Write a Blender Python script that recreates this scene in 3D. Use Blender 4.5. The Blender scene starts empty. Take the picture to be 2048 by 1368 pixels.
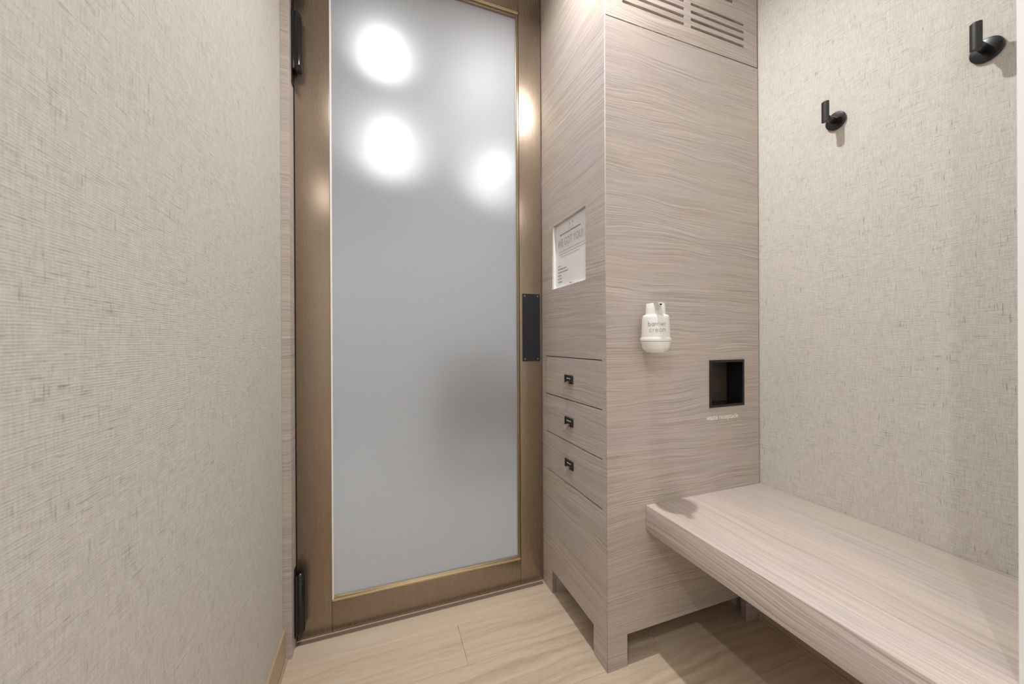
import bpy, bmesh, math, random
from mathutils import Vector, Matrix
random.seed(7)
S = bpy.context.scene
COL = S.collection

# ---------------------------------------------------------------- camera
F_PX, YAW, PITCH, ROLL = 726.278, 0.348732, -0.000992, -0.005104
Fv = Vector((math.sin(YAW), math.cos(YAW), 0)); Rv = Vector((math.cos(YAW), -math.sin(YAW), 0)); Uv = Vector((0, 0, 1))
F2 = Fv * math.cos(PITCH) + Uv * math.sin(PITCH); U2 = Uv * math.cos(PITCH) - Fv * math.sin(PITCH)
R3 = Rv * math.cos(ROLL) + U2 * math.sin(ROLL); U3 = U2 * math.cos(ROLL) - Rv * math.sin(ROLL)
cam = bpy.data.cameras.new('camera'); camo = bpy.data.objects.new('camera', cam); COL.objects.link(camo)
cam.sensor_width = 36; cam.lens = F_PX / 2048 * 36; cam.clip_start = 0.02
M = Matrix((R3, U3, -F2)).transposed().to_4x4(); M.translation = Vector((0, 0, 1)); camo.matrix_world = M
cam.dof.use_dof = True; cam.dof.focus_distance = 1.25; cam.dof.aperture_fstop = 4.5
S.camera = camo

# ---------------------------------------------------------------- world, lights, exposure
S.view_settings.view_transform = 'Standard'; S.view_settings.look = 'None'
S.view_settings.gamma = 1; S.view_settings.use_curve_mapping = False
S.view_settings.exposure = 0.40
S.cycles.use_denoising = True
S.cycles.max_bounces = 10; S.cycles.diffuse_bounces = 5; S.cycles.glossy_bounces = 4
S.cycles.transmission_bounces = 6; S.cycles.transparent_max_bounces = 8
S.cycles.sample_clamp_indirect = 4
W = bpy.data.worlds.new('world'); S.world = W; W.use_nodes = True
W.node_tree.nodes['Background'].inputs[0].default_value = (1.0, 0.98, 0.95, 1)
W.node_tree.nodes['Background'].inputs[1].default_value = 0.86

def lamp(name, kind, loc, power, color=(1, .96, .9), rot=(0, 0, 0), **k):
    L = bpy.data.lights.new(name, kind); L.energy = power; L.color = color
    for a, b in k.items(): setattr(L, a, b)
    o = bpy.data.objects.new(name, L); COL.objects.link(o); o.location = loc; o.rotation_euler = rot
    return o
ZC = 2.50
LA = (0.519, 0.825, 2.480); LB = (-0.62, -0.54, 2.480)
lamp('downlight_lamp', 'AREA', LA, 11.0, (1, .99, .98), shape='DISK', size=.045, spread=math.radians(152))
lamp('corridor_lamp', 'AREA', LB, 9.0, (1, .99, .98), shape='DISK', size=.05, spread=math.radians(160))
lamp('corridor_fill_lamp', 'AREA', (0.1, -0.75, 2.47), 7, (1, .995, .99), shape='RECTANGLE', size=1.1, size_y=.6)  # unseen soft fill added behind the camera to brighten jamb and room
OTH = [(0.0257, 2.2306, 2.585, .85), (0.0802, 3.3101, 2.585, 2.5), (1.007, 3.5397, 2.585, 2.0)]
for x, y, z, p in OTH:
    lamp('treatment_room_lamp', 'AREA', (x, y, z), p, (1, 1, 1), shape='DISK', size=.16)
lamp('treatment_room_fill_lamp', 'AREA', (-1.3, 3.2, 2.5), 9, (1, 1, 1), shape='RECTANGLE', size=.5, size_y=1.6)  # unseen fill added off to the side, lifts the brightness behind the glass
lamp('treatment_room_fill_lamp', 'AREA', (2.3, 2.6, 2.5), 4, (1, 1, 1), shape='RECTANGLE', size=.5, size_y=1.6)  # second added fill, on the opposite side

# ---------------------------------------------------------------- materials
def new_mat(name):
    m = bpy.data.materials.new(name); m.use_nodes = True
    return m, m.node_tree, m.node_tree.nodes['Principled BSDF']
def plain(name, col, rough=.5, metal=0., spec=.5, **k):
    m, t, b = new_mat(name)
    b.inputs['Base Color'].default_value = (*col, 1); b.inputs['Roughness'].default_value = rough
    b.inputs['Metallic'].default_value = metal; b.inputs['Specular IOR Level'].default_value = spec
    for a, v in k.items(): b.inputs[a].default_value = v
    return m
def nd(t, typ, **k):
    n = t.nodes.new(typ)
    for a, v in k.items(): setattr(n, a, v)
    return n
def math_n(t, op, a, b=None, c=None, clamp=False):
    n = nd(t, 'ShaderNodeMath', operation=op); n.use_clamp = clamp
    for i, v in enumerate((a, b, c)):
        if v is None: continue
        if isinstance(v, (int, float)): n.inputs[i].default_value = v
        else: t.links.new(v, n.inputs[i])
    return n.outputs[0]
def noise(t, vec, scale, detail=2, rough=.5, dist=0):
    n = nd(t, 'ShaderNodeTexNoise'); t.links.new(vec, n.inputs['Vector'])
    n.inputs['Scale'].default_value = scale; n.inputs['Detail'].default_value = detail
    n.inputs['Roughness'].default_value = rough; n.inputs['Distortion'].default_value = dist
    return n.outputs['Fac']
def comb(t, x, y, z):
    n = nd(t, 'ShaderNodeCombineXYZ')
    for i, v in enumerate((x, y, z)):
        if isinstance(v, (int, float)): n.inputs[i].default_value = v
        else: t.links.new(v, n.inputs[i])
    return n.outputs[0]
def ramp(t, fac, stops):
    n = nd(t, 'ShaderNodeValToRGB'); t.links.new(fac, n.inputs[0]); e = n.color_ramp.elements
    while len(e) < len(stops): e.new(.5)
    for k, (p, c) in enumerate(stops):
        e[k].position = p; e[k].color = (*c, 1) if len(c) == 3 else c
    return n.outputs['Color']
def bump(t, b, h, strength, dist):
    n = nd(t, 'ShaderNodeBump'); n.inputs['Strength'].default_value = strength; n.inputs['Distance'].default_value = dist
    t.links.new(h, n.inputs['Height']); t.links.new(n.outputs[0], b.inputs['Normal'])
def coords(t, rnd=False):
    tc = nd(t, 'ShaderNodeTexCoord'); s = nd(t, 'ShaderNodeSeparateXYZ'); t.links.new(tc.outputs['Object'], s.inputs[0])
    return s.outputs

def ash_wood(name, along, across, third, tint=1.0, seed=0., lines=1.0):
    """pale grey-washed open-grain veneer; along / across / third are axis indices"""
    m, t, b = new_mat(name); c = coords(t)
    A = math_n(t, 'ADD', c[along], seed); X = c[across]; Z = c[third]
    warp = noise(t, comb(t, math_n(t, 'MULTIPLY', A, 1.1), math_n(t, 'MULTIPLY', X, 3.0), Z), 1.6, 2)
    warp2 = noise(t, comb(t, math_n(t, 'MULTIPLY', A, 9.), math_n(t, 'MULTIPLY', X, 16.0), Z), 1.0, 1)
    Xw = math_n(t, 'ADD', math_n(t, 'ADD', X, math_n(t, 'MULTIPLY', warp, .085)), math_n(t, 'MULTIPLY', warp2, .006))
    broad = noise(t, comb(t, math_n(t, 'MULTIPLY', A, 1.3), math_n(t, 'MULTIPLY', Xw, 13), Z), 1.0, 3)
    band = noise(t, comb(t, math_n(t, 'MULTIPLY', A, 2.2), math_n(t, 'MULTIPLY', Xw, 60), Z), 1.0, 2)
    lin = noise(t, comb(t, math_n(t, 'MULTIPLY', A, 3.2), math_n(t, 'MULTIPLY', Xw, 290), Z), 1.0, 2, .6)
    fine = noise(t, comb(t, math_n(t, 'MULTIPLY', A, 26), math_n(t, 'MULTIPLY', X, 900), Z), 1.0, 2)
    amp = math_n(t, 'MULTIPLY_ADD', broad, 2.8, -.85, clamp=True)
    l1 = math_n(t, 'MULTIPLY', math_n(t, 'SUBTRACT', lin, .5), math_n(t, 'MULTIPLY_ADD', amp, 1.0 * lines, .36 * lines))
    v = math_n(t, 'ADD', l1, math_n(t, 'MULTIPLY', math_n(t, 'SUBTRACT', band, .5), .30))
    v = math_n(t, 'ADD', v, math_n(t, 'MULTIPLY', math_n(t, 'SUBTRACT', fine, .5), .30))
    v = math_n(t, 'ADD', v, .5)
    k = tint
    col = ramp(t, v, [(0.0, (.27*k, .225*k, .20*k)), (.34, (.43*k, .375*k, .34*k)), (.55, (.55*k, .49*k, .45*k)), (.85, (.67*k, .61*k, .565*k))])
    pn = noise(t, comb(t, math_n(t, 'MULTIPLY', A, 2.5), math_n(t, 'MULTIPLY', X, 6), Z), 1.3, 2)
    tintc = ramp(t, pn, [(.35, (.97, .945, .985)), (.65, (1.0, .985, .93))])
    mx = nd(t, 'ShaderNodeMix', data_type='RGBA', blend_type='MULTIPLY'); mx.inputs[0].default_value = 1
    t.links.new(col, mx.inputs[6]); t.links.new(tintc, mx.inputs[7]); t.links.new(mx.outputs[2], b.inputs['Base Color'])
    b.inputs['Roughness'].default_value = .42; b.inputs['Specular IOR Level'].default_value = .4
    bump(t, b, v, .35, .0012)
    return m

def linen(name, u, w, third):
    """woven beige wallcovering: horizontal ribs with vertical and horizontal slubs"""
    m, t, b = new_mat(name); c = coords(t); U, Z, T = c[u], c[w], c[third]
    wob = noise(t, comb(t, math_n(t, 'MULTIPLY', U, 6), math_n(t, 'MULTIPLY', Z, 18), 0), 1, 1)
    rib = math_n(t, 'SINE', math_n(t, 'MULTIPLY', math_n(t, 'ADD', Z, math_n(t, 'MULTIPLY', wob, .006)), 2 * math.pi / .0030))
    rib2 = math_n(t, 'SINE', math_n(t, 'MULTIPLY', U, 2 * math.pi / .0022))
    hs = noise(t, comb(t, math_n(t, 'MULTIPLY', U, 36), math_n(t, 'MULTIPLY', Z, 640), 3.1), 1, 2)
    vs = noise(t, comb(t, math_n(t, 'MULTIPLY', U, 640), math_n(t, 'MULTIPLY', Z, 40), 7.7), 1, 2)
    gr = noise(t, comb(t, math_n(t, 'MULTIPLY', U, 620), math_n(t, 'MULTIPLY', Z, 620), 1.7), 1, 2)
    ribm = noise(t, comb(t, math_n(t, 'MULTIPLY', U, 20), math_n(t, 'MULTIPLY', Z, 300), 1.1), 1, 2)
    ribv = math_n(t, 'MULTIPLY', rib, math_n(t, 'MULTIPLY_ADD', ribm, .42, -.07))
    v = math_n(t, 'MULTIPLY', math_n(t, 'SUBTRACT', hs, .5), .62)
    v = math_n(t, 'ADD', v, math_n(t, 'MULTIPLY', math_n(t, 'SUBTRACT', vs, .5), .5))
    v = math_n(t, 'ADD', v, math_n(t, 'MULTIPLY', math_n(t, 'SUBTRACT', gr, .5), .5))
    v = math_n(t, 'ADD', v, ribv)
    v = math_n(t, 'ADD', v, math_n(t, 'MULTIPLY', rib2, .015))
    fl1 = noise(t, comb(t, math_n(t, 'MULTIPLY', U, 420), math_n(t, 'MULTIPLY', Z, 34), 2.2), 1, 1)
    fl2 = noise(t, comb(t, math_n(t, 'MULTIPLY', U, 30), math_n(t, 'MULTIPLY', Z, 520), 9.2), 1, 1)
    cl = noise(t, comb(t, math_n(t, 'MULTIPLY', U, 14), math_n(t, 'MULTIPLY', Z, 14), 4.2), 1, 2)
    thr = math_n(t, 'MULTIPLY_ADD', cl, -.22, .775)
    f1 = math_n(t, 'MULTIPLY', math_n(t, 'SUBTRACT', fl1, thr, clamp=True), 5.5, clamp=True)
    f2 = math_n(t, 'MULTIPLY', math_n(t, 'SUBTRACT', fl2, thr, clamp=True), 5.5, clamp=True)
    v = math_n(t, 'ADD', v, .55)
    v = math_n(t, 'SUBTRACT', v, math_n(t, 'MULTIPLY', math_n(t, 'MAXIMUM', f1, f2), .5))
    col = ramp(t, v, [(0.0, (.25, .23, .195)), (.3, (.465, .437, .39)), (.55, (.61, .582, .535)), (.85, (.71, .688, .642))])
    t.links.new(col, b.inputs['Base Color']); b.inputs['Roughness'].default_value = .62
    b.inputs['Specular IOR Level'].default_value = .35
    bump(t, b, v, .55, .0012)
    return m

def oak(name):
    m, t, b = new_mat(name); c = coords(t)
    oi = nd(t, 'ShaderNodeObjectInfo'); r = oi.outputs['Random']
    A = math_n(t, 'ADD', c[0], math_n(t, 'MULTIPLY', r, 37.)); Y = math_n(t, 'ADD', c[1], math_n(t, 'MULTIPLY', r, 11.))
    warp = noise(t, comb(t, math_n(t, 'MULTIPLY', A, 1.6), math_n(t, 'MULTIPLY', Y, 5), 0), 1.5, 2)
    Yw = math_n(t, 'ADD', Y, math_n(t, 'MULTIPLY', warp, .09))
    rings = noise(t, comb(t, math_n(t, 'MULTIPLY', A, 1.2), math_n(t, 'MULTIPLY', Yw, 45), 0), 1, 3)
    fine = noise(t, comb(t, math_n(t, 'MULTIPLY', A, 22), math_n(t, 'MULTIPLY', Yw, 420), 0), 1, 2)
    v = math_n(t, 'ADD', math_n(t, 'MULTIPLY', rings, .65), math_n(t, 'MULTIPLY', fine, .35))
    v = math_n(t, 'ADD', v, math_n(t, 'MULTIPLY_ADD', r, .16, -.08))
    col = ramp(t, v, [(.25, (.44, .325, .22)), (.47, (.62, .50, .375)), (.75, (.72, .61, .485))])
    t.links.new(col, b.inputs['Base Color']); b.inputs['Roughness'].default_value = .42
    bump(t, b, fine, .12, .0006)
    return m

def bronze(name, col, rough, sx, sy, sz, metal=.92):
    m, t, b = new_mat(name); c = coords(t)
    n = noise(t, comb(t, math_n(t, 'MULTIPLY', c[0], sx), math_n(t, 'MULTIPLY', c[1], sy), math_n(t, 'MULTIPLY', c[2], sz)), 1, 2)
    cc = ramp(t, n, [(.3, tuple(x * .97 for x in col)), (.7, tuple(x * 1.03 for x in col))])
    t.links.new(cc, b.inputs['Base Color']); b.inputs['Metallic'].default_value = metal
    t.links.new(math_n(t, 'MULTIPLY_ADD', n, .04, rough - .02), b.inputs['Roughness'])
    if metal > .5:   # vertically brushed: highlights stretch sideways
        b.inputs['Anisotropic'].default_value = .8
        t.links.new(comb(t, 1.0, 0.0, 0.0), b.inputs['Tangent'])
    bump(t, b, n, .02, .0002)
    return m

def frosted(name):
    m = bpy.data.materials.new(name); m.use_nodes = True; t = m.node_tree; t.nodes.clear()
    out = nd(t, 'ShaderNodeOutputMaterial')
    rf = nd(t, 'ShaderNodeBsdfRefraction'); rf.inputs['IOR'].default_value = 1.2; rf.inputs['Roughness'].default_value = .50
    rw = nd(t, 'ShaderNodeBsdfRefraction'); rw.inputs['IOR'].default_value = 1.2; rw.inputs['Roughness'].default_value = .86
    mr = nd(t, 'ShaderNodeMixShader'); mr.inputs[0].default_value = .82
    t.links.new(rf.outputs[0], mr.inputs[1]); t.links.new(rw.outputs[0], mr.inputs[2])
    rf.inputs['Color'].default_value = (.93, .95, .97, 1)
    tr = nd(t, 'ShaderNodeBsdfTranslucent'); tr.inputs['Color'].default_value = (.86, .87, .88, 1)
    di = nd(t, 'ShaderNodeBsdfDiffuse'); di.inputs['Color'].default_value = (.80, .81, .83, 1)
    gl = nd(t, 'ShaderNodeBsdfGlossy'); gl.inputs['Roughness'].default_value = .34
    # wipe marks in the frosting: slightly different gloss
    tc = nd(t, 'ShaderNodeTexCoord'); mp = nd(t, 'ShaderNodeMapping'); mp.inputs['Scale'].default_value = (26, 26, 9)
    t.links.new(tc.outputs['Object'], mp.inputs[0])
    n = noise(t, mp.outputs[0], 1, 4, .6, 1.2)
    t.links.new(math_n(t, 'MULTIPLY_ADD', n, .05, .47), gl.inputs['Roughness'])
    m1 = nd(t, 'ShaderNodeMixShader'); m1.inputs[0].default_value = .28
    t.links.new(mr.outputs[0], m1.inputs[1]); t.links.new(tr.outputs[0], m1.inputs[2])
    m2 = nd(t, 'ShaderNodeMixShader'); m2.inputs[0].default_value = .26
    t.links.new(m1.outputs[0], m2.inputs[1]); t.links.new(di.outputs[0], m2.inputs[2])
    lw = nd(t, 'ShaderNodeFresnel'); lw.inputs[0].default_value = 1.45
    m3 = nd(t, 'ShaderNodeMixShader'); t.links.new(math_n(t, 'ADD', lw.outputs[0], .005), m3.inputs[0])
    t.links.new(m2.outputs[0], m3.inputs[1]); t.links.new(gl.outputs[0], m3.inputs[2])
    t.links.new(m3.outputs[0], out.inputs[0])
    return m
def clearmat(name):
    m = bpy.data.materials.new(name); m.use_nodes = True; t = m.node_tree; t.nodes.clear()
    out = nd(t, 'ShaderNodeOutputMaterial'); tr = nd(t, 'ShaderNodeBsdfTransparent'); t.links.new(tr.outputs[0], out.inputs[0]); return m
def emit(name, col, s):
    m, t, b = new_mat(name); b.inputs['Base Color'].default_value = (0, 0, 0, 1)
    b.inputs['Emission Color'].default_value = (*col, 1); b.inputs['Emission Strength'].default_value = s; return m

WOOD_X = ash_wood('ash_veneer_front', 0, 2, 1, 1.0, 3.3)
WOOD_Y = ash_wood('ash_veneer_side', 1, 2, 0, 1.0, 8.1)
WOOD_V = ash_wood('ash_veneer_trim', 0, 2, 1, 1.0, 1.1)
WOOD_B = ash_wood('ash_veneer_bench', 1, 0, 2, 1.12, 5.9, .75)
WOOD_BF = ash_wood('ash_veneer_bench_edge', 1, 2, 0, 1.05, 2.4, 1.3)
WALL = linen('linen_wallcovering', 1, 2, 0)
OAK = oak('oak_plank')
BRZ = bronze('bronze_metal', (.33, .258, .195), .27, 1100, 5, 4, .74)
BRZ_H = bronze('bronze_metal_rail', (.33, .258, .195), .27, 1100, 5, 4, .74)
BEAD = plain('pale_bronze_bead', (.62, .52, .36), .28, .9)
SILVER = plain('silver_bead', (.95, .95, .95), .3, .0)
BLACK = plain('gloss_black', (.008, .008, .009), .14)
SATIN = plain('satin_black', (.008, .008, .009), .26)
PLATE = plain('blue_black_metal', (.012, .014, .022), .42, .0)
SCREW = plain('steel_screw', (.45, .46, .5), .3, 1)
DARK = plain('dark_gap', (.02, .016, .013), .8)
BROWN = plain('brown_mesh_lining', (.055, .037, .023), .8)
WHITE = plain('white_paint', (.86, .86, .86), .4)
CEIL = plain('ceiling_paint', (.80, .79, .77), .8)
GREYW = plain('treatment_wall_paint', (.72, .73, .74), .7)
GREYF = plain('treatment_floor', (.76, .76, .76), .5)
BASEB = bronze('baseboard_laminate', (.47, .365, .255), .4, 3, 3, 40, 0.)
PLASTIC = plain('white_plastic', (.85, .84, .815), .32)
PLASTIC2 = plain('pump_plastic', (.80, .79, .765), .38)
GREYINK = plain('grey_ink', (.17, .165, .16), .6)
PALEINK = plain('pale_grey_ink', (.50, .49, .51), .6)
MIDINK = plain('mid_grey_ink', (.30, .29, .29), .6)
SIGNW = plain('white_card', (.86, .855, .84), .35)
LETW = plain('white_lettering', (.9, .89, .87), .5)
PULL = plain('antique_metal_pull', (.58, .48, .39), .3, .85)
HOLDER = plain('dark_bronze_holder', (.028, .022, .018), .3, .3)
CARD = plain('black_card', (.012, .010, .012), .6)
CHARC = plain('charcoal_upholstery', (.03, .03, .035), .8)
FROST = frosted('frosted_glass'); CLEAR = clearmat('glass_back_face')

# ---------------------------------------------------------------- helpers
def link(name, me, mat, parent=None, kind=None):
    o = bpy.data.objects.new(name, me); COL.objects.link(o)
    if mat is not None:
        for m in (mat if isinstance(mat, (list, tuple)) else [mat]): me.materials.append(m)
    if parent is not None:
        o.parent = parent; o.matrix_parent_inverse = PW[parent.name].inverted() if parent.name in PW else Matrix()
    if kind: o['kind'] = kind
    return o
PW = {}
def thing(name, label, cat, loc, group=None, kind=None):
    o = bpy.data.objects.new(name, None); COL.objects.link(o); o.location = loc; o.empty_display_size = .05
    PW[o.name] = Matrix.Translation(loc)
    if label: o['label'] = label
    if cat: o['category'] = cat
    if group: o['group'] = group
    if kind: o['kind'] = kind
    return o
def tag(o, label, cat, group=None):
    o['label'] = label; o['category'] = cat
    if group: o['group'] = group
    return o
def smooth(me, ang=35):
    for p in me.polygons: p.use_smooth = True
    me.set_sharp_from_angle(angle=math.radians(ang))
def bm_box(bm, x0, x1, y0, y1, z0, z1):
    vs = [bm.verts.new(p) for p in ((x0,y0,z0),(x1,y0,z0),(x1,y1,z0),(x0,y1,z0),(x0,y0,z1),(x1,y0,z1),(x1,y1,z1),(x0,y1,z1))]
    return [bm.faces.new([vs[i] for i in q]) for q in ((0,3,2,1),(4,5,6,7),(0,1,5,4),(1,2,6,5),(2,3,7,6),(3,0,4,7))]
def fin(bm, name, mat, parent=None, kind=None, bev=0, seg=2, sm=False):
    if bev:
        bmesh.ops.bevel(bm, geom=bm.edges[:], offset=bev, segments=seg, affect='EDGES', profile=.5)
    me = bpy.data.meshes.new(name); bm.to_mesh(me); bm.free()
    if bev or sm: smooth(me)
    return link(name, me, mat, parent, kind)
def box(name, b, mat, parent=None, kind=None, bev=0, seg=2):
    bm = bmesh.new(); bm_box(bm, *b); return fin(bm, name, mat, parent, kind, bev, seg)
def boxes(name, bs, mat, parent=None, kind=None):
    bm = bmesh.new()
    for b in bs: bm_box(bm, *b)
    return fin(bm, name, mat, parent, kind)
def lathe(name, prof, mat, parent, mtx, n=48, ang=35):
    bm = bmesh.new(); rings = []
    for r, z in prof:
        if r < 1e-6: rings.append([bm.verts.new((0, 0, z))])
        else: rings.append([bm.verts.new((r*math.cos(2*math.pi*i/n), r*math.sin(2*math.pi*i/n), z)) for i in range(n)])
    for a, b in zip(rings, rings[1:]):
        for i in range(n):
            j = (i+1) % n
            if len(a) == 1 and len(b) == 1: continue
            if len(a) == 1: bm.faces.new((a[0], b[j], b[i]))
            elif len(b) == 1: bm.faces.new((a[i], a[j], b[0]))
            else: bm.faces.new((a[i], a[j], b[j], b[i]))
    bmesh.ops.recalc_face_normals(bm, faces=bm.faces[:])
    bm.transform(mtx)
    me = bpy.data.meshes.new(name); bm.to_mesh(me); bm.free(); smooth(me, ang)
    return link(name, me, mat, parent)
def curve_mesh(polys, name, thick, mtx, resolution=1):
    cu = bpy.data.curves.new(name, 'CURVE'); cu.dimensions = '2D'; cu.fill_mode = 'BOTH'; cu.extrude = thick / 2
    for p in polys:
        sp = cu.splines.new('POLY'); sp.points.add(len(p) - 1); sp.use_cyclic_u = True
        for q, (x, y) in zip(sp.points, p): q.co = (x, y, 0, 1)
    ob = bpy.data.objects.new(name, cu); COL.objects.link(ob)
    bpy.context.view_layer.update()
    me = bpy.data.meshes.new_from_object(ob.evaluated_get(bpy.context.evaluated_depsgraph_get()))
    bpy.data.objects.remove(ob); bpy.data.curves.remove(cu)
    me.transform(mtx); me.name = name
    return me
# frames: local x, local y, local z (outward is -local z thickness centre) -> world
def frame(ax, ay, org):
    ax, ay = Vector(ax), Vector(ay); az = ax.cross(ay)
    m = Matrix((ax, ay, az)).transposed().to_4x4(); m.translation = Vector(org); return m
def rect(x0, x1, y0, y1): return [(x0, y0), (x1, y0), (x1, y1), (x0, y1)]
def rrect(x0, x1, y0, y1, r, n=5):
    out = []
    for cx, cy, a0 in ((x1-r, y0+r, -90), (x1-r, y1-r, 0), (x0+r, y1-r, 90), (x0+r, y0+r, 180)):
        for k in range(n+1):
            a = math.radians(a0 + 90*k/n); out.append((cx+r*math.cos(a), cy+r*math.sin(a)))
    return out
def plate(name, polys, thick, mtx, mat, parent=None):
    return link(name, curve_mesh(polys, name, thick, mtx), mat, parent)
def text(name, s, size, mtx, mat, parent, ext=.0002, align='LEFT', sx=1., spacing=1., offset=0.):
    cu = bpy.data.curves.new(name, 'FONT'); cu.body = s; cu.size = size; cu.extrude = ext; cu.align_x = align
    cu.space_character = spacing; cu.offset = offset; cu.resolution_u = 3
    ob = bpy.data.objects.new(name, cu); COL.objects.link(ob); bpy.context.view_layer.update()
    me = bpy.data.meshes.new_from_object(ob.evaluated_get(bpy.context.evaluated_depsgraph_get()))
    bpy.data.objects.remove(ob); bpy.data.curves.remove(cu)
    me.transform(mtx @ Matrix.Diagonal((sx, 1, 1, 1))); me.name = name
    return link(name, me, mat, parent)
def tube(name, pts, r, mat, parent, closed=False, n=8):
    cu = bpy.data.curves.new(name, 'CURVE'); cu.dimensions = '3D'; cu.bevel_depth = r; cu.bevel_resolution = 1; cu.use_fill_caps = True
    for pl in pts:
        sp = cu.splines.new('POLY'); sp.points.add(len(pl)-1)
        for q, p in zip(sp.points, pl): q.co = (*p, 1)
    ob = bpy.data.objects.new(name, cu); COL.objects.link(ob); bpy.context.view_layer.update()
    me = bpy.data.meshes.new_from_object(ob.evaluated_get(bpy.context.evaluated_depsgraph_get()))
    bpy.data.objects.remove(ob); bpy.data.curves.remove(cu); me.name = name
    return link(name, me, mat, parent)

CX, CY, DY, WX, LX = .6375, .9284, 1.3837, 1.2899, -.2908   # cabinet side, cabinet front, door face, right wall, left wall
BY = .2503                                                    # inner face of the entrance wall

# ---------------------------------------------------------------- structure
fl = box('floor', (-2.6, 2.6, -1.7, 1.44, -.06, -.009), DARK, kind='structure')
PWID = .168; rows = []
y1 = 1.440
row = 0
firsts = {0: [-.42, .93], 1: [.252], 2: [-.33, .86], 3: [.44], 4: [-.1, 1.0], 5: [.3]}
pm = {}
while y1 > -1.6:
    y0 = y1 - PWID
    cuts = firsts.get(row, [random.uniform(-.8, .8)])
    xs = [-2.6] + [c for c in cuts] + [2.6]
    full = []
    for a, b2 in zip(xs, xs[1:]):
        nseg = max(1, round((b2 - a) / 1.35)); 
        for k in range(nseg): full.append((a + (b2-a)*k/nseg, a + (b2-a)*(k+1)/nseg))
    for a, b2 in full:
        box('plank', (a+.0003, b2-.0003, y0+.0003, y1-.0003, -.009, 0), OAK, fl, bev=.0006, seg=1)
    y1 = y0; row += 1

box('wall_left', (LX-.12, LX, -.16, 1.39, 0, ZC), WALL, kind='structure')
box('wall_right', (WX, WX+.12, BY, 1.39, 0, ZC), WALL, kind='structure')
boxes('wall_front', [(.8905, 2.6, 0.0, BY, 0, ZC)], WHITE, kind='structure')
boxes('wall_back', [(-.42, -.272, 1.391, 1.45, 0, ZC), (.645, 1.42, 1.391, 1.45, 0, ZC), (-.272, .645, 1.391, 1.45, 2.462, ZC)], WHITE, kind='structure')
boxes('wall_corridor', [(-2.6, 2.6, -1.8, -1.7, 0, ZC), (-2.6, LX-.12, -.16, -.04, 0, ZC)], WHITE, kind='structure')
box('ceiling', (-2.6, 2.6, -1.8, 1.45, ZC, ZC+.08), CEIL, kind='structure')
# treatment room beyond the frosted door
box('floor_treatment', (-1.8, 2.8, 1.44, 4.7, -.06, 0), GREYF, kind='structure')
boxes('wall_treatment', [(-1.9, -1.8, 1.45, 4.8, 0, 2.6), (2.8, 2.9, 1.45, 4.8, 0, 2.6), (-1.9, 2.9, 4.7, 4.8, 0, 2.6),
     (-1.8, -.43, 1.45, 1.5, 0, 2.6), (1.43, 2.8, 1.45, 1.5, 0, 2.6), (-.43, 1.43, 1.45, 1.5, 2.47, 2.6)], GREYW, kind='structure')
box('ceiling_treatment', (-1.9, 2.9, 1.4, 4.8, 2.6, 2.68), plain('treatment_ceiling_paint', (.6, .6, .61), .8), kind='structure')

# baseboards
bl = box('baseboard_left', (LX, -.2832, -.16, 1.3175, 0.0, .0985), BASEB, kind='structure', bev=.0006, seg=1)
box('shoe_strip', (-.2832, -.2776, -.16, 1.3175, 0, .009), BASEB, bl, bev=.0008, seg=1)
br = box('baseboard_right', (1.2785, WX, BY, .926, 0, .0985), BASEB, kind='structure', bev=.0006, seg=1)
box('shoe_strip', (1.2725, 1.2785, BY, .926, 0, .009), BASEB, br, bev=.0008, seg=1)
# wood trim between wallcovering and door
box('trim_1', (LX, -.2666, 1.318, 1.3905, 0.0, ZC), WOOD_V, kind='structure', bev=.0006, seg=1)
box('gap_shade', (-.2666, -.2651, 1.3815, 1.3905, 0.0, ZC), DARK, kind='structure')  # dark strip filling the gap by the door, coloured as its shade
# threshold strip
tb = box('threshold_strip', (-.2650, .6300, 1.3650, 1.3832, 0, .0022), bronze('threshold_metal', (.24, .185, .135), .5, 5, 5, 60, .3), bev=.0005, seg=1)
box('bright_edge', (-.2660, .6370, 1.3800, 1.3834, .0022, .0046), plain('pale_threshold_edge', (.62, .53, .43), .4), tb)
tag(tb, 'thin flat bronze threshold strip on the floor under the frosted glass door', 'threshold')

# ---------------------------------------------------------------- door
door = thing('door_1', None, None, (-.262, 1.40, 0), kind='structure')
DX0, DX1 = -.2640, .6350
GX0, GX1, GZ0, GZ1 = -.1593, .5375, .1062, 2.350
DB = DY + .045
box('stile', (DX0, GX0-.0004, DY, DB, .0045, 2.455), BRZ, door, bev=.0012)
box('stile', (GX1+.0004, DX1, DY, DB, .0045, 2.455), BRZ, door, bev=.0012)
box('rail', (GX0+.0002, GX1-.0002, DY+.0004, DB, .0045, GZ0), BRZ_H, door, bev=.0010)
box('rail', (GX0+.0002, GX1-.0002, DY+.0004, DB, GZ1, 2.455), BRZ_H, door, bev=.0010)
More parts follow.
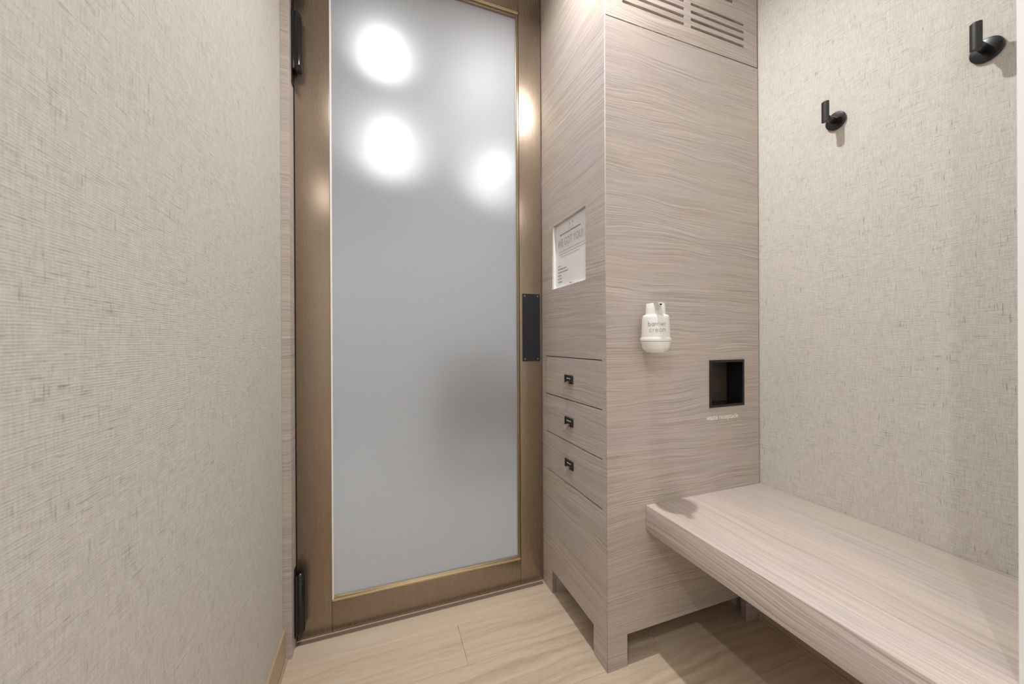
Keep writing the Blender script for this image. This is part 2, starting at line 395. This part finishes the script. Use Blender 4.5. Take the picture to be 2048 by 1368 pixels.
# glazing beads, stepped
def bead(b1, b2):
    o = box('glazing_bead', b1, BEAD, door, bev=.0008, seg=1); return o
bead((GX0, GX1, DY+.002, DY+.014, GZ0+.0004, GZ0+.0085), 0)
box('glazing_bead', (GX0+.001, GX1-.004, DY+.006, DY+.016, GZ0+.0085, GZ0+.0150), plain('gold_bead', (.72, .62, .40), .22, .95), door, bev=.001)
bead((GX0, GX1, DY+.002, DY+.014, GZ1-.0120, GZ1-.0004), 0)
box('glazing_bead', (GX0+.001, GX1-.004, DY+.006, DY+.016, GZ1-.0225, GZ1-.0125), BRZ, door, bev=.001)
box('glazing_bead', (GX1-.0075, GX1-.0002, DY+.004, DY+.016, GZ0+.009, GZ1-.012), BRZ, door, bev=.001)
box('glazing_bead', (GX1-.0110, GX1-.0078, DY+.009, DY+.016, GZ0+.015, GZ1-.0225), BEAD, door, bev=.0006, seg=1)
box('glazing_bead', (GX0+.0002, GX0+.0052, DY+.0002, DY+.016, GZ0+.009, GZ1-.012), SILVER, door, bev=.0006, seg=1)
bm = bmesh.new(); fs = bm_box(bm, GX0+.002, GX1-.006, DY+.0162, DY+.0230, GZ0+.006, GZ1-.008)
for i, f in enumerate(fs): f.material_index = 0 if i == 2 else 1
gp = fin(bm, 'glass_pane', [FROST, CLEAR], door)
# push plate with four screws
pp = box('push_plate', (.5484, .6262, DY-.0028, DY, .9190, 1.1968), PLATE, door, bev=.0008, seg=1)
for sx_ in (.5585, .6165):
    for sz in (.9285, 1.1870):
        lathe('screw', [(0, 0), (.0028, 0), (.0026, .0009), (.0012, .0014), (0, .0014)], SCREW, pp,
              Matrix.Translation((sx_, DY-.0028, sz)) @ Matrix.Rotation(math.radians(90), 4, 'X'), 16)
# barrel hinges
def hinge(z0, z1, pz0, pz1):
    h = link('hinge', bpy.data.meshes.new('hinge_core'), None, door) if False else None
    xc, yc, r = -.2520, 1.3645, .0150
    b = lathe('hinge_barrel', [(0, z0), (.006, z0+.0005), (.0105, z0+.004), (.0135, z0+.010), (.0145, z0+.014), (.0130, z0+.0155), (.0148, z0+.017), (r, z0+.022),
                         (r, z1-.024), (.0134, z1-.0225), (.0148, z1-.021), (.0148, z1-.017), (.0132, z1-.0155), (.0144, z1-.014), (.0125, z1-.007), (.007, z1-.001), (0, z1)],
              BLACK, door, Matrix.Translation((xc, yc, 0)), 40, 50)
    box('leaf_plate', (-.2664, -.2560, yc-.0155, yc+.016, z0+.004, z1-.004), BLACK, b, bev=.002)
    box('leaf_plate', (-.2664, -.2632, 1.352, 1.3765, pz0, pz1), BLACK, b, bev=.0008, seg=1)
    box('leaf_plate', (-.2560, -.2400, 1.3795, DY, z0+.012, z1-.012), BLACK, b, bev=.0006, seg=1)
hinge(1.888, 2.088, 1.846, 2.150)
hinge(2.152, 2.352, 2.152, 2.352)
hinge(.040, .243, .036, .262)

# ---------------------------------------------------------------- tall cabinet
cab = thing('tall_cabinet', 'tall grey-washed wood cabinet with vent slots and three drawers beside the frosted door', 'cabinet', (.9, 1.15, 0))
# side panel lies in the YZ plane: local x = -Y, local y = Z
T = .020
FS = frame((0, -1, 0), (0, 0, 1), (CX + T/2, 0, 0))
side = [(-1.3825, 0), (-1.3005, 0), (-1.3005, .0950), (-1.0027, .0950), (-1.0027, 0), (-(CY+.0010), 0), (-(CY+.0010), ZC-.002), (-1.3825, ZC-.002)]
plate('side_panel', [side, rect(-1.2860, -1.0400, 1.2025, 1.4470), rect(-1.3495, -.9500, .4830, .9430)], T, FS, WOOD_Y, cab)
FF = frame((1, 0, 0), (0, 0, 1), (0, CY + T/2, 0))
front = [(CX+.0010, 0), (.7095, 0), (.7095, .0990), (1.2161, .0990), (1.2161, 0), (1.2856, 0), (1.2856, 1.9800), (CX+.0010, 1.9800)]
plate('front_panel', [front, rect(1.0525, 1.2045, .7770, .9290)], T, FF, WOOD_X, cab)
# vent panel
zrows = [(2.0370, 2.0463), (2.0615, 2.0712), (2.0867, 2.0963), (2.1130, 2.1218)]
slots = []
for k, (a, b2) in enumerate(zrows):
    slots.append(rrect(.9742, 1.2182, a, b2, .0035)); slots.append(rrect(.7020, .9465, a, b2, .0035))
for a, b2 in ((2.1775, 2.1905), (2.2060, 2.2190), (2.2345, 2.2475)):
    slots.append(rrect(.76, 1.1668, a, b2, .0045))
vp = plate('vent_panel', [rect(CX+.0040, 1.2828, 1.9838, ZC-.004)] + slots, T, FF, WOOD_X, cab)
box('vent_lining_and_shade', (.655, 1.28, CY+T+.0005, CY+T+.004, 1.99, 2.150), BROWN, cab)
box('vent_lining_and_shade', (.655, 1.28, CY+T+.0005, CY+T+.004, 2.150, 2.49), DARK, cab)  # black sheet, painted as the shade of the deeper hollow
# carcass behind the gaps (near-black colour stands in for the shade inside)
boxes('carcass', [(CX+T+.001, 1.285, CY+T+.11, CY+T+.118, .47, .97), (CX+.004, CX+T, CY+T+.0005, CY+T+.003, 1.95, ZC-.004),
                  (.66, 1.285, CY+T+.0005, CY+T+.003, 1.955, 1.989), (CX+.021, CX+.025, .94, 1.375, .46, .97),
                  (1.2835, WX-.0003, CY+.006, CY+.03, 0.105, ZC-.004)], DARK, cab)
box('bottom_panel', (CX+.018, 1.2855, CY+.018, 1.382, .0990, .115), WOOD_X, cab)
box('leg', (CX+.0008, .7095, 1.3008, 1.3826, 0, .099), WOOD_X, cab)
box('leg', (CX+.0205, .7095, CY+.0202, 1.0027, 0, .0988), WOOD_X, cab)
box('leg', (1.2560, 1.2856, .9976, 1.0500, 0, .0988), WOOD_X, cab)
box('leg', (1.2161, 1.2856, 1.31, 1.3826, 0, .0988), WOOD_X, cab)
# drawers
for k in range(3):
    zt = .9400 - .1524*k; zb = zt - .1490
    d = box('drawer', (CX+.0002, CX+.0185, .9515, 1.3478, zb, zt), WOOD_Y, cab, bev=.0006, seg=1)
    zc = zt - .0762
    hb = bmesh.new()
    y0, y1h = 1.126, 1.184
    for b_ in ((CX-.0022, CX, y0, y1h, zc-.0150, zc+.0150),): bm_box(hb, *b_)
    h = fin(hb, 'label_holder', HOLDER, d, bev=.0006, seg=1)
    # raised rim of the holder and the card inside are one level too deep for parts of their own: they join the holder
    rim = bmesh.new()
    for b_ in ((CX-.0042, CX-.0022, y0, y0+.0045, zc-.015, zc+.015), (CX-.0042, CX-.0022, y1h-.0045, y1h, zc-.015, zc+.015),
               (CX-.0042, CX-.0022, y0+.0045, y1h-.0045, zc-.015, zc-.0118), (CX-.0034, CX-.0022, y0+.0045, y1h-.0045, zc+.0125, zc+.015)): bm_box(rim, *b_)
    fin(rim, 'holder_rim', HOLDER, d)
    box('label_card', (CX-.0028, CX-.0022, y0+.0050, y1h-.0050, zc-.0112, zc+.0122), CARD, d)
    lb = bmesh.new(); wds = ((.000, .007), (.009, .013), (.0145, .018), (.020, .026)) if k != 1 else ((.0, .005), (.007, .0115), (.013, .0175), (.0190, .0225), (.0238, .0290))
    yb = 1.155 + wds[-1][1]/2
    for q, (a, b2) in enumerate(wds):
        bm_box(lb, CX-.0030, CX-.0028, yb-b2, yb-a, zc+.0015+(.0006 if q % 2 else 0), zc+.0052-(.0008 if q % 2 else 0))
    fin(lb, 'label_lettering', LETW, d)
    # curved finger pull springing from the lower edge
    pb = bmesh.new(); rings = []
    N = 9
    for i in range(N):
        s = i/(N-1); out = .0030 + .0195*math.sin(s*1.45); dn = zc - .0080 - .0215*(1-math.cos(s*1.57))
        w = .0100 - .0020*s; th = .0016 + .0012*s
        rings.append([pb.verts.new((CX-out, 1.155-w, dn)), pb.verts.new((CX-out, 1.155+w, dn)),
                      pb.verts.new((CX-out+th*.6, 1.155+w, dn-th)), pb.verts.new((CX-out+th*.6, 1.155-w, dn-th))])
    for a, b2 in zip(rings, rings[1:]):
        for i in range(4): pb.faces.new((a[i], a[(i+1) % 4], b2[(i+1) % 4], b2[i]))
    pb.faces.new(rings[0][::-1]); pb.faces.new(rings[-1])
    bmesh.ops.recalc_face_normals(pb, faces=pb.faces[:])
    fin(pb, 'pull', PULL, d, sm=True)
# recess for the notice
boxes('recess_liner', [(CX+T, CX+T+.004, 1.030, 1.296, 1.195, 1.455)], WOOD_Y, cab)
# waste lettering on the front panel
text('lettering', 'waste receptacle', .0232, frame((1, 0, 0), (0, 0, 1), (1.0352, CY-.0002, .7305)), LETW, cab, .00015, 'LEFT', .975, .96, .00022)

# waste chute
ch = thing('waste_chute', 'square black metal waste chute set into the cabinet front above white lettering', 'waste chute', (1.1285, CY, .853))
fr = plate('frame', [rect(1.0478, 1.2092, .7722, .9334), rect(1.0560, 1.2010, .7804, .9252)], .0030, frame((1, 0, 0), (0, 0, 1), (0, CY-.0017, 0)), SATIN, ch)
boxes('chute_box', [(1.0535, 1.0555, CY-.001, CY+.075, .7785, .9275), (1.2015, 1.2035, CY-.001, CY+.075, .7785, .9275), (1.0555, 1.2015, CY-.001, CY+.075, .7785, .7803),
                   (1.0555, 1.2015, CY-.001, CY+.075, .9253, .9275)], SATIN, ch)
box('flap', (1.0560, 1.2010, CY+.060, CY+.064, .7806, .9250), plain('dark_brown_flap', (.05, .04, .03), .45), ch)

# notice
nt = thing('notice', 'white printed price notice with grey lettering recessed into the cabinet side above the drawers', 'sign', (CX+.012, 1.163, 1.2025))
box('card', (CX+.0125, CX+.0150, 1.0402, 1.2740, 1.2027, 1.4468), SIGNW, nt)
boxes('sleeve', [(CX+.0015, CX+.0190, 1.2780, 1.2858, 1.2027, 1.4468), (CX+.0155, CX+.0195, 1.0402, 1.2780, 1.2027, 1.4468), (CX+.0015, CX+.0125, 1.0402, 1.2780, 1.2027, 1.2040)], SIGNW, nt)
SX = CX + .0123
def FN(y, z): return frame((0, -1, 0), (0, 0, 1), (SX, y, z))
YC = 1.158
text('headline', 'WE GOT YOU!', .0400, FN(1.2610, 1.3590), PALEINK, nt, .0001, 'LEFT', .67, 1.05, .0004)
rnd = random.Random(3)
def dashes(name, y_left, y_right, z, h, mat, gap=.45):
    bm = bmesh.new(); y = y_left; wl = 0
    while y > y_right + .001:
        w = rnd.uniform(.0011, .0024); w = min(w, y - y_right)
        bm_box(bm, SX-.0001, SX, y-w, y, z + rnd.choice((0, 0, h*.08)), z+h*rnd.choice((.75, .8, 1.)))
        y -= w + .0004; wl += 1
        if wl > rnd.choice((5, 7, 8)): y -= .0024; wl = 0
    return fin(bm, name, mat, nt)
dashes('small_lettering', 1.243, 1.089, 1.4010, .0052, MIDINK)
dashes('small_lettering', 1.252, 1.066, 1.3385, .0038, PALEINK)
dashes('small_lettering', 1.258, 1.053, 1.3285, .0038, PALEINK)
dashes('small_lettering', 1.233, 1.100, 1.3185, .0038, PALEINK)
for k, yr in enumerate((1.239, 1.193, 1.180, 1.234, 1.231, 1.229)):
    z = 1.2855 - .0121*k
    dashes('item_lettering', 1.260, yr, z, .0050, MIDINK)
    dashes('price_lettering', 1.0560, 1.0495, z+.001, .0055, MIDINK)
dashes('footer_lettering', 1.170, 1.152, 1.2110, .0045, MIDINK)
for ya, yb_ in ((1.176, 1.205), (1.110, 1.146)): box('footer_rule', (SX-.0001, SX, ya, yb_, 1.2085, 1.2091), PALEINK, nt)
# small smiling mark at the top of the notice: two strokes over a thin arc
for b_ in ((SX-.0001, SX, 1.1445, 1.1475, 1.4255, 1.4335), (SX-.0001, SX, 1.1650, 1.1680, 1.4240, 1.4310)): box('face_mark', b_, GREYINK, nt)
tube('smile_mark', [[(SX-.0001, YC + .0135*math.cos(a), 1.4210 + .013*math.sin(a)) for a in [math.pi*(1 + k/10) for k in range(11)]]], .0005, PALEINK, nt)

# ---------------------------------------------------------------- bench
bench = thing('bench', 'thick grey-washed wooden wall bench floating below the black hooks', 'bench', (1.036, .54, .4055))
bm = bmesh.new(); fs = bm_box(bm, .7816, 1.2896, BY+.0005, CY-.0006, .4055, .4855)
for i, f in enumerate(fs): f.material_index = 0 if i in (0, 1) else 1
bmesh.ops.bevel(bm, geom=bm.edges[:], offset=.0014, segments=2, affect='EDGES', profile=.5)
me = bpy.data.meshes.new('slab'); bm.to_mesh(me); bm.free(); smooth(me)
link('slab', me, [WOOD_B, WOOD_BF], bench)
box('wall_cleat', (1.2500, 1.2896, BY+.02, CY-.03, .3600, .4050), WOOD_BF, bench)

# ---------------------------------------------------------------- hooks
def coat_hook(label, y, z):
    h = thing('coat_hook', label, 'hook', (WX, y, z), 'black coat hooks on the right wall')
    Rm = Matrix.Translation((WX, y, z)) @ Matrix.Rotation(math.radians(-90), 4, 'Y')
    base = lathe('base_disc', [(0, 0), (.0245, 0), (.0255, .0015), (.0255, .0068), (.0245, .0080), (.0235, .0083), (0, .0083)], SATIN, h, Rm, 56)
    lathe('stem', [(0, .008), (.0085, .008), (.0085, .046), (0, .046)], SATIN, h, Rm, 32)
    # upright finger: round bar cut at a slant on top
    bm = bmesh.new(); n = 28; r = .0095; xc = WX - .0525; low = []; top = []
    for i in range(n):
        a = 2*math.pi*i/n; px, py = r*math.cos(a)*.72, r*math.sin(a)
        low.append(bm.verts.new((xc+px, y+py, z-.0125)))
        top.append(bm.verts.new((xc+px, y+py, z+.0465)))
    for i in range(n):
        j = (i+1) % n; bm.faces.new((low[i], low[j], top[j], top[i]))
    bm.faces.new(low[::-1]); bm.faces.new(top)
    es = [e for e in bm.edges if abs(e.verts[0].co.z-e.verts[1].co.z) < 1e-5]
    bmesh.ops.bevel(bm, geom=es, offset=.0008, segments=2, affect='EDGES')
    fin(bm, 'finger', plain('matt_black', (.014, .014, .014), .4), h, sm=True)
coat_hook('black metal coat hook on the wall above the middle of the bench, the farther one', .690, 1.6555)
coat_hook('black metal coat hook high on the wall beside the white door jamb, the nearer one', .402, 1.6500)

# ---------------------------------------------------------------- cream dispenser
dp = thing('cream_dispenser', 'white plastic pump bottle lettered barrier cream, mounted on the cabinet front', 'dispenser', (.7751, .874, .965))
C0 = Matrix.Translation((.7751, .874, 0))
lathe('bottle', [(0, .9675), (.024, .9675), (.0265, .9660), (.0270, .9675), (.0345, .9730), (.0385, .9800), (.0405, .9880), (.0415, .9965), (.0415, .9985),
                 (.0404, .9992), (.0408, 1.006), (.0402, 1.030), (.0388, 1.055), (.0377, 1.068), (.0368, 1.0735), (.0345, 1.0768), (.0300, 1.0780), (0, 1.0780)], PLASTIC, dp, C0, 64, 50)
lathe('mount_ring', [(.0412, .9995), (.0432, .9995), (.0436, 1.0010), (.0434, 1.0085), (.0428, 1.0095), (.0400, 1.0095)], PLASTIC, dp, C0, 64, 40)
boxes('mount_bracket', [(.7700, .7920, .9060, CY+.0004, .9760, 1.0060)], PLASTIC2, dp)
lathe('pump_cap', [(.0275, 1.0772), (.0284, 1.0778), (.0264, 1.1100), (.0256, 1.1112), (0, 1.1118)], PLASTIC2, dp, C0, 64, 40)
# spout: half-round trough pointing into the room
ang = math.radians(30); fdir = Vector((-math.sin(ang), -math.cos(ang), 0)); sdir = Vector((math.cos(ang), -math.sin(ang), 0)); P0 = Vector((.7751, .874, 0))
bm = bmesh.new(); rings = []
prof = [(-1, 1), (-.86, .25), (-.6, -.45), (-.25, -.9), (0, -1), (.25, -.9), (.6, -.45), (.86, .25), (1, 1)]
for d_, w, hgt, zt in ((.020, .0108, .0105, 1.1112), (.034, .0098, .0092, 1.1108), (.058, .0080, .0068, 1.1090), (.0680, .0066, .0050, 1.1075)):
    o_ = [bm.verts.new(P0 + fdir*d_ + sdir*(w*px) + Vector((0, 0, zt - hgt + hgt*py))) for px, py in prof]
    i_ = [bm.verts.new(P0 + fdir*(d_+.0001) + sdir*(w*px*.55) + Vector((0, 0, zt - hgt - .0003 + hgt*py*.55))) for px, py in prof]
    rings.append((o_, i_))
for (o1, i1), (o2, i2) in zip(rings, rings[1:]):
    for k in range(len(prof)-1):
        bm.faces.new((o1[k], o1[k+1], o2[k+1], o2[k])); bm.faces.new((i1[k], i2[k], i2[k+1], i1[k+1]))
    bm.faces.new((o1[0], o2[0], o2[-1], o1[-1])); bm.faces.new((i1[-1], i2[-1], i2[0], i1[0]))
o_, i_ = rings[-1]
for k in range(len(prof)-1): bm.faces.new((o_[k], o_[k+1], i_[k+1], i_[k]))
bm.faces.new((o_[-1], o_[0], i_[0], i_[-1])); bm.faces.new(rings[0][0][::-1])
bmesh.ops.recalc_face_normals(bm, faces=bm.faces[:])
fin(bm, 'spout', PLASTIC2, dp, sm=True)
# hand-drawn geometric letters wrapped on the bottle
def arc(cx, cy, r, a0, a1, n=10, ry=None):
    ry = ry or r
    return [(cx + r*math.cos(math.radians(a0+(a1-a0)*k/n)), cy + ry*math.sin(math.radians(a0+(a1-a0)*k/n))) for k in range(n+1)]
LET = {'b': (1.05, [[(0, 1.75), (0, 0)], arc(.45, .5, .45, 0, 360, 16, .5)]),
       'a': (1.05, [arc(.45, .5, .45, 0, 360, 16, .5), [(.9, 1), (.9, 0)]]),
       'r': (.52, [[(0, 1), (0, 0)], arc(.36, .6, .36, 180, 70, 6, .4)]),
       'i': (.2, [[(0, 1), (0, 0)], [(0, 1.38), (0, 1.46)]]),
       'e': (1.05, [[(.02, .52), (.88, .52)], arc(.45, .5, .45, 0, 325, 16, .5)]),
       'c': (.95, [arc(.45, .5, .45, 45, 315, 12, .5)]),
       'm': (1.2, [[(0, 1), (0, 0)], arc(.25, .68, .25, 180, 0, 6, .32) + [(.5, 0)], arc(.75, .68, .25, 180, 0, 6, .32) + [(1.0, 0)]])}
def wrap_word(word, xh, gap, zbase, shift, rad):
    tot = sum(LET[c][0] + gap for c in word) - gap; x = -tot/2; pls = []
    for c in word:
        w, st = LET[c]
        for s in st:
            pl = []
            for (px, py) in s:
                th = (x + px)*xh/rad + shift; zz = zbase + py*xh
                rr = rad + (1.030 - zz)*.038 + .0001
                v = P0 + (fdir*math.cos(th) + sdir*math.sin(th))*rr; pl.append((v.x, v.y, zz))
            pls.append(pl)
        x += w + gap
    return pls
tube('lettering', wrap_word('barrier', .0080, .28, 1.0440, -.08, .0402) + wrap_word('cream', .0082, .26, 1.0268, -.03, .0402), .00042, GREYINK, dp)

# ---------------------------------------------------------------- ceiling lights
def downlight(label, x, y, zc, mat_e, group, r=.045):
    d = thing('downlight', label, 'ceiling light', (x, y, zc), group)
    lathe('trim_ring', [(r-.008, zc-.0002), (r+.012, zc-.0002), (r+.012, zc-.003), (r+.008, zc-.005), (r, zc-.005), (r-.008, zc-.0002)], WHITE, d, Matrix.Translation((x, y, 0)), 40)
    lathe('lens', [(0, zc-.001), (r-.004, zc-.001), (r-.004, zc-.003), (0, zc-.003)], mat_e, d, Matrix.Translation((x, y, 0)), 40)
EM = emit('downlight_lens', (1, .96, .9), 6.0)
downlight('recessed round downlight in the ceiling over the space between door and bench', LA[0], LA[1], ZC, EM, 'round recessed downlights')
downlight('recessed round downlight in the corridor ceiling behind the viewpoint', LB[0], LB[1], ZC, EM, 'round recessed downlights')
EM2 = emit('treatment_lens', (1, 1, 1), 10.0)
for (x, y, z, p), l in zip(OTH, ('round ceiling light glowing through the top left of the frosted glass', 'round ceiling light glowing through the frosted glass, lower of the two left glows', 'round ceiling light glowing at the right edge of the frosted glass')):
    d = thing('downlight', l, 'ceiling light', (x, y, 2.6), 'lights beyond the frosted glass')
    lathe('trim_ring', [(.082, 2.5995), (.105, 2.5995), (.105, 2.594), (.098, 2.590), (.084, 2.590), (.082, 2.5995)], WHITE, d, Matrix.Translation((x, y, 0)), 40)

# ---------------------------------------------------------------- dark chair beyond the glass
arm = thing('armchair', 'dark upholstered chair seen as a blur behind the lower right of the frosted glass', 'chair', (.80, 3.05, 0))
box('seat', (.50, 1.10, 2.80, 3.36, .26, .46), CHARC, arm, bev=.03)
box('backrest', (.50, 1.10, 3.24, 3.36, .42, .88), CHARC, arm, bev=.03)
for x in (.42, 1.10): box('armrest', (x, x+.08, 2.80, 3.36, .22, .64), CHARC, arm, bev=.02)
for x in (.46, 1.14):
    for y in (2.84, 3.32): box('leg', (x-.015, x+.015, y-.015, y+.015, 0, .225), SATIN, arm)
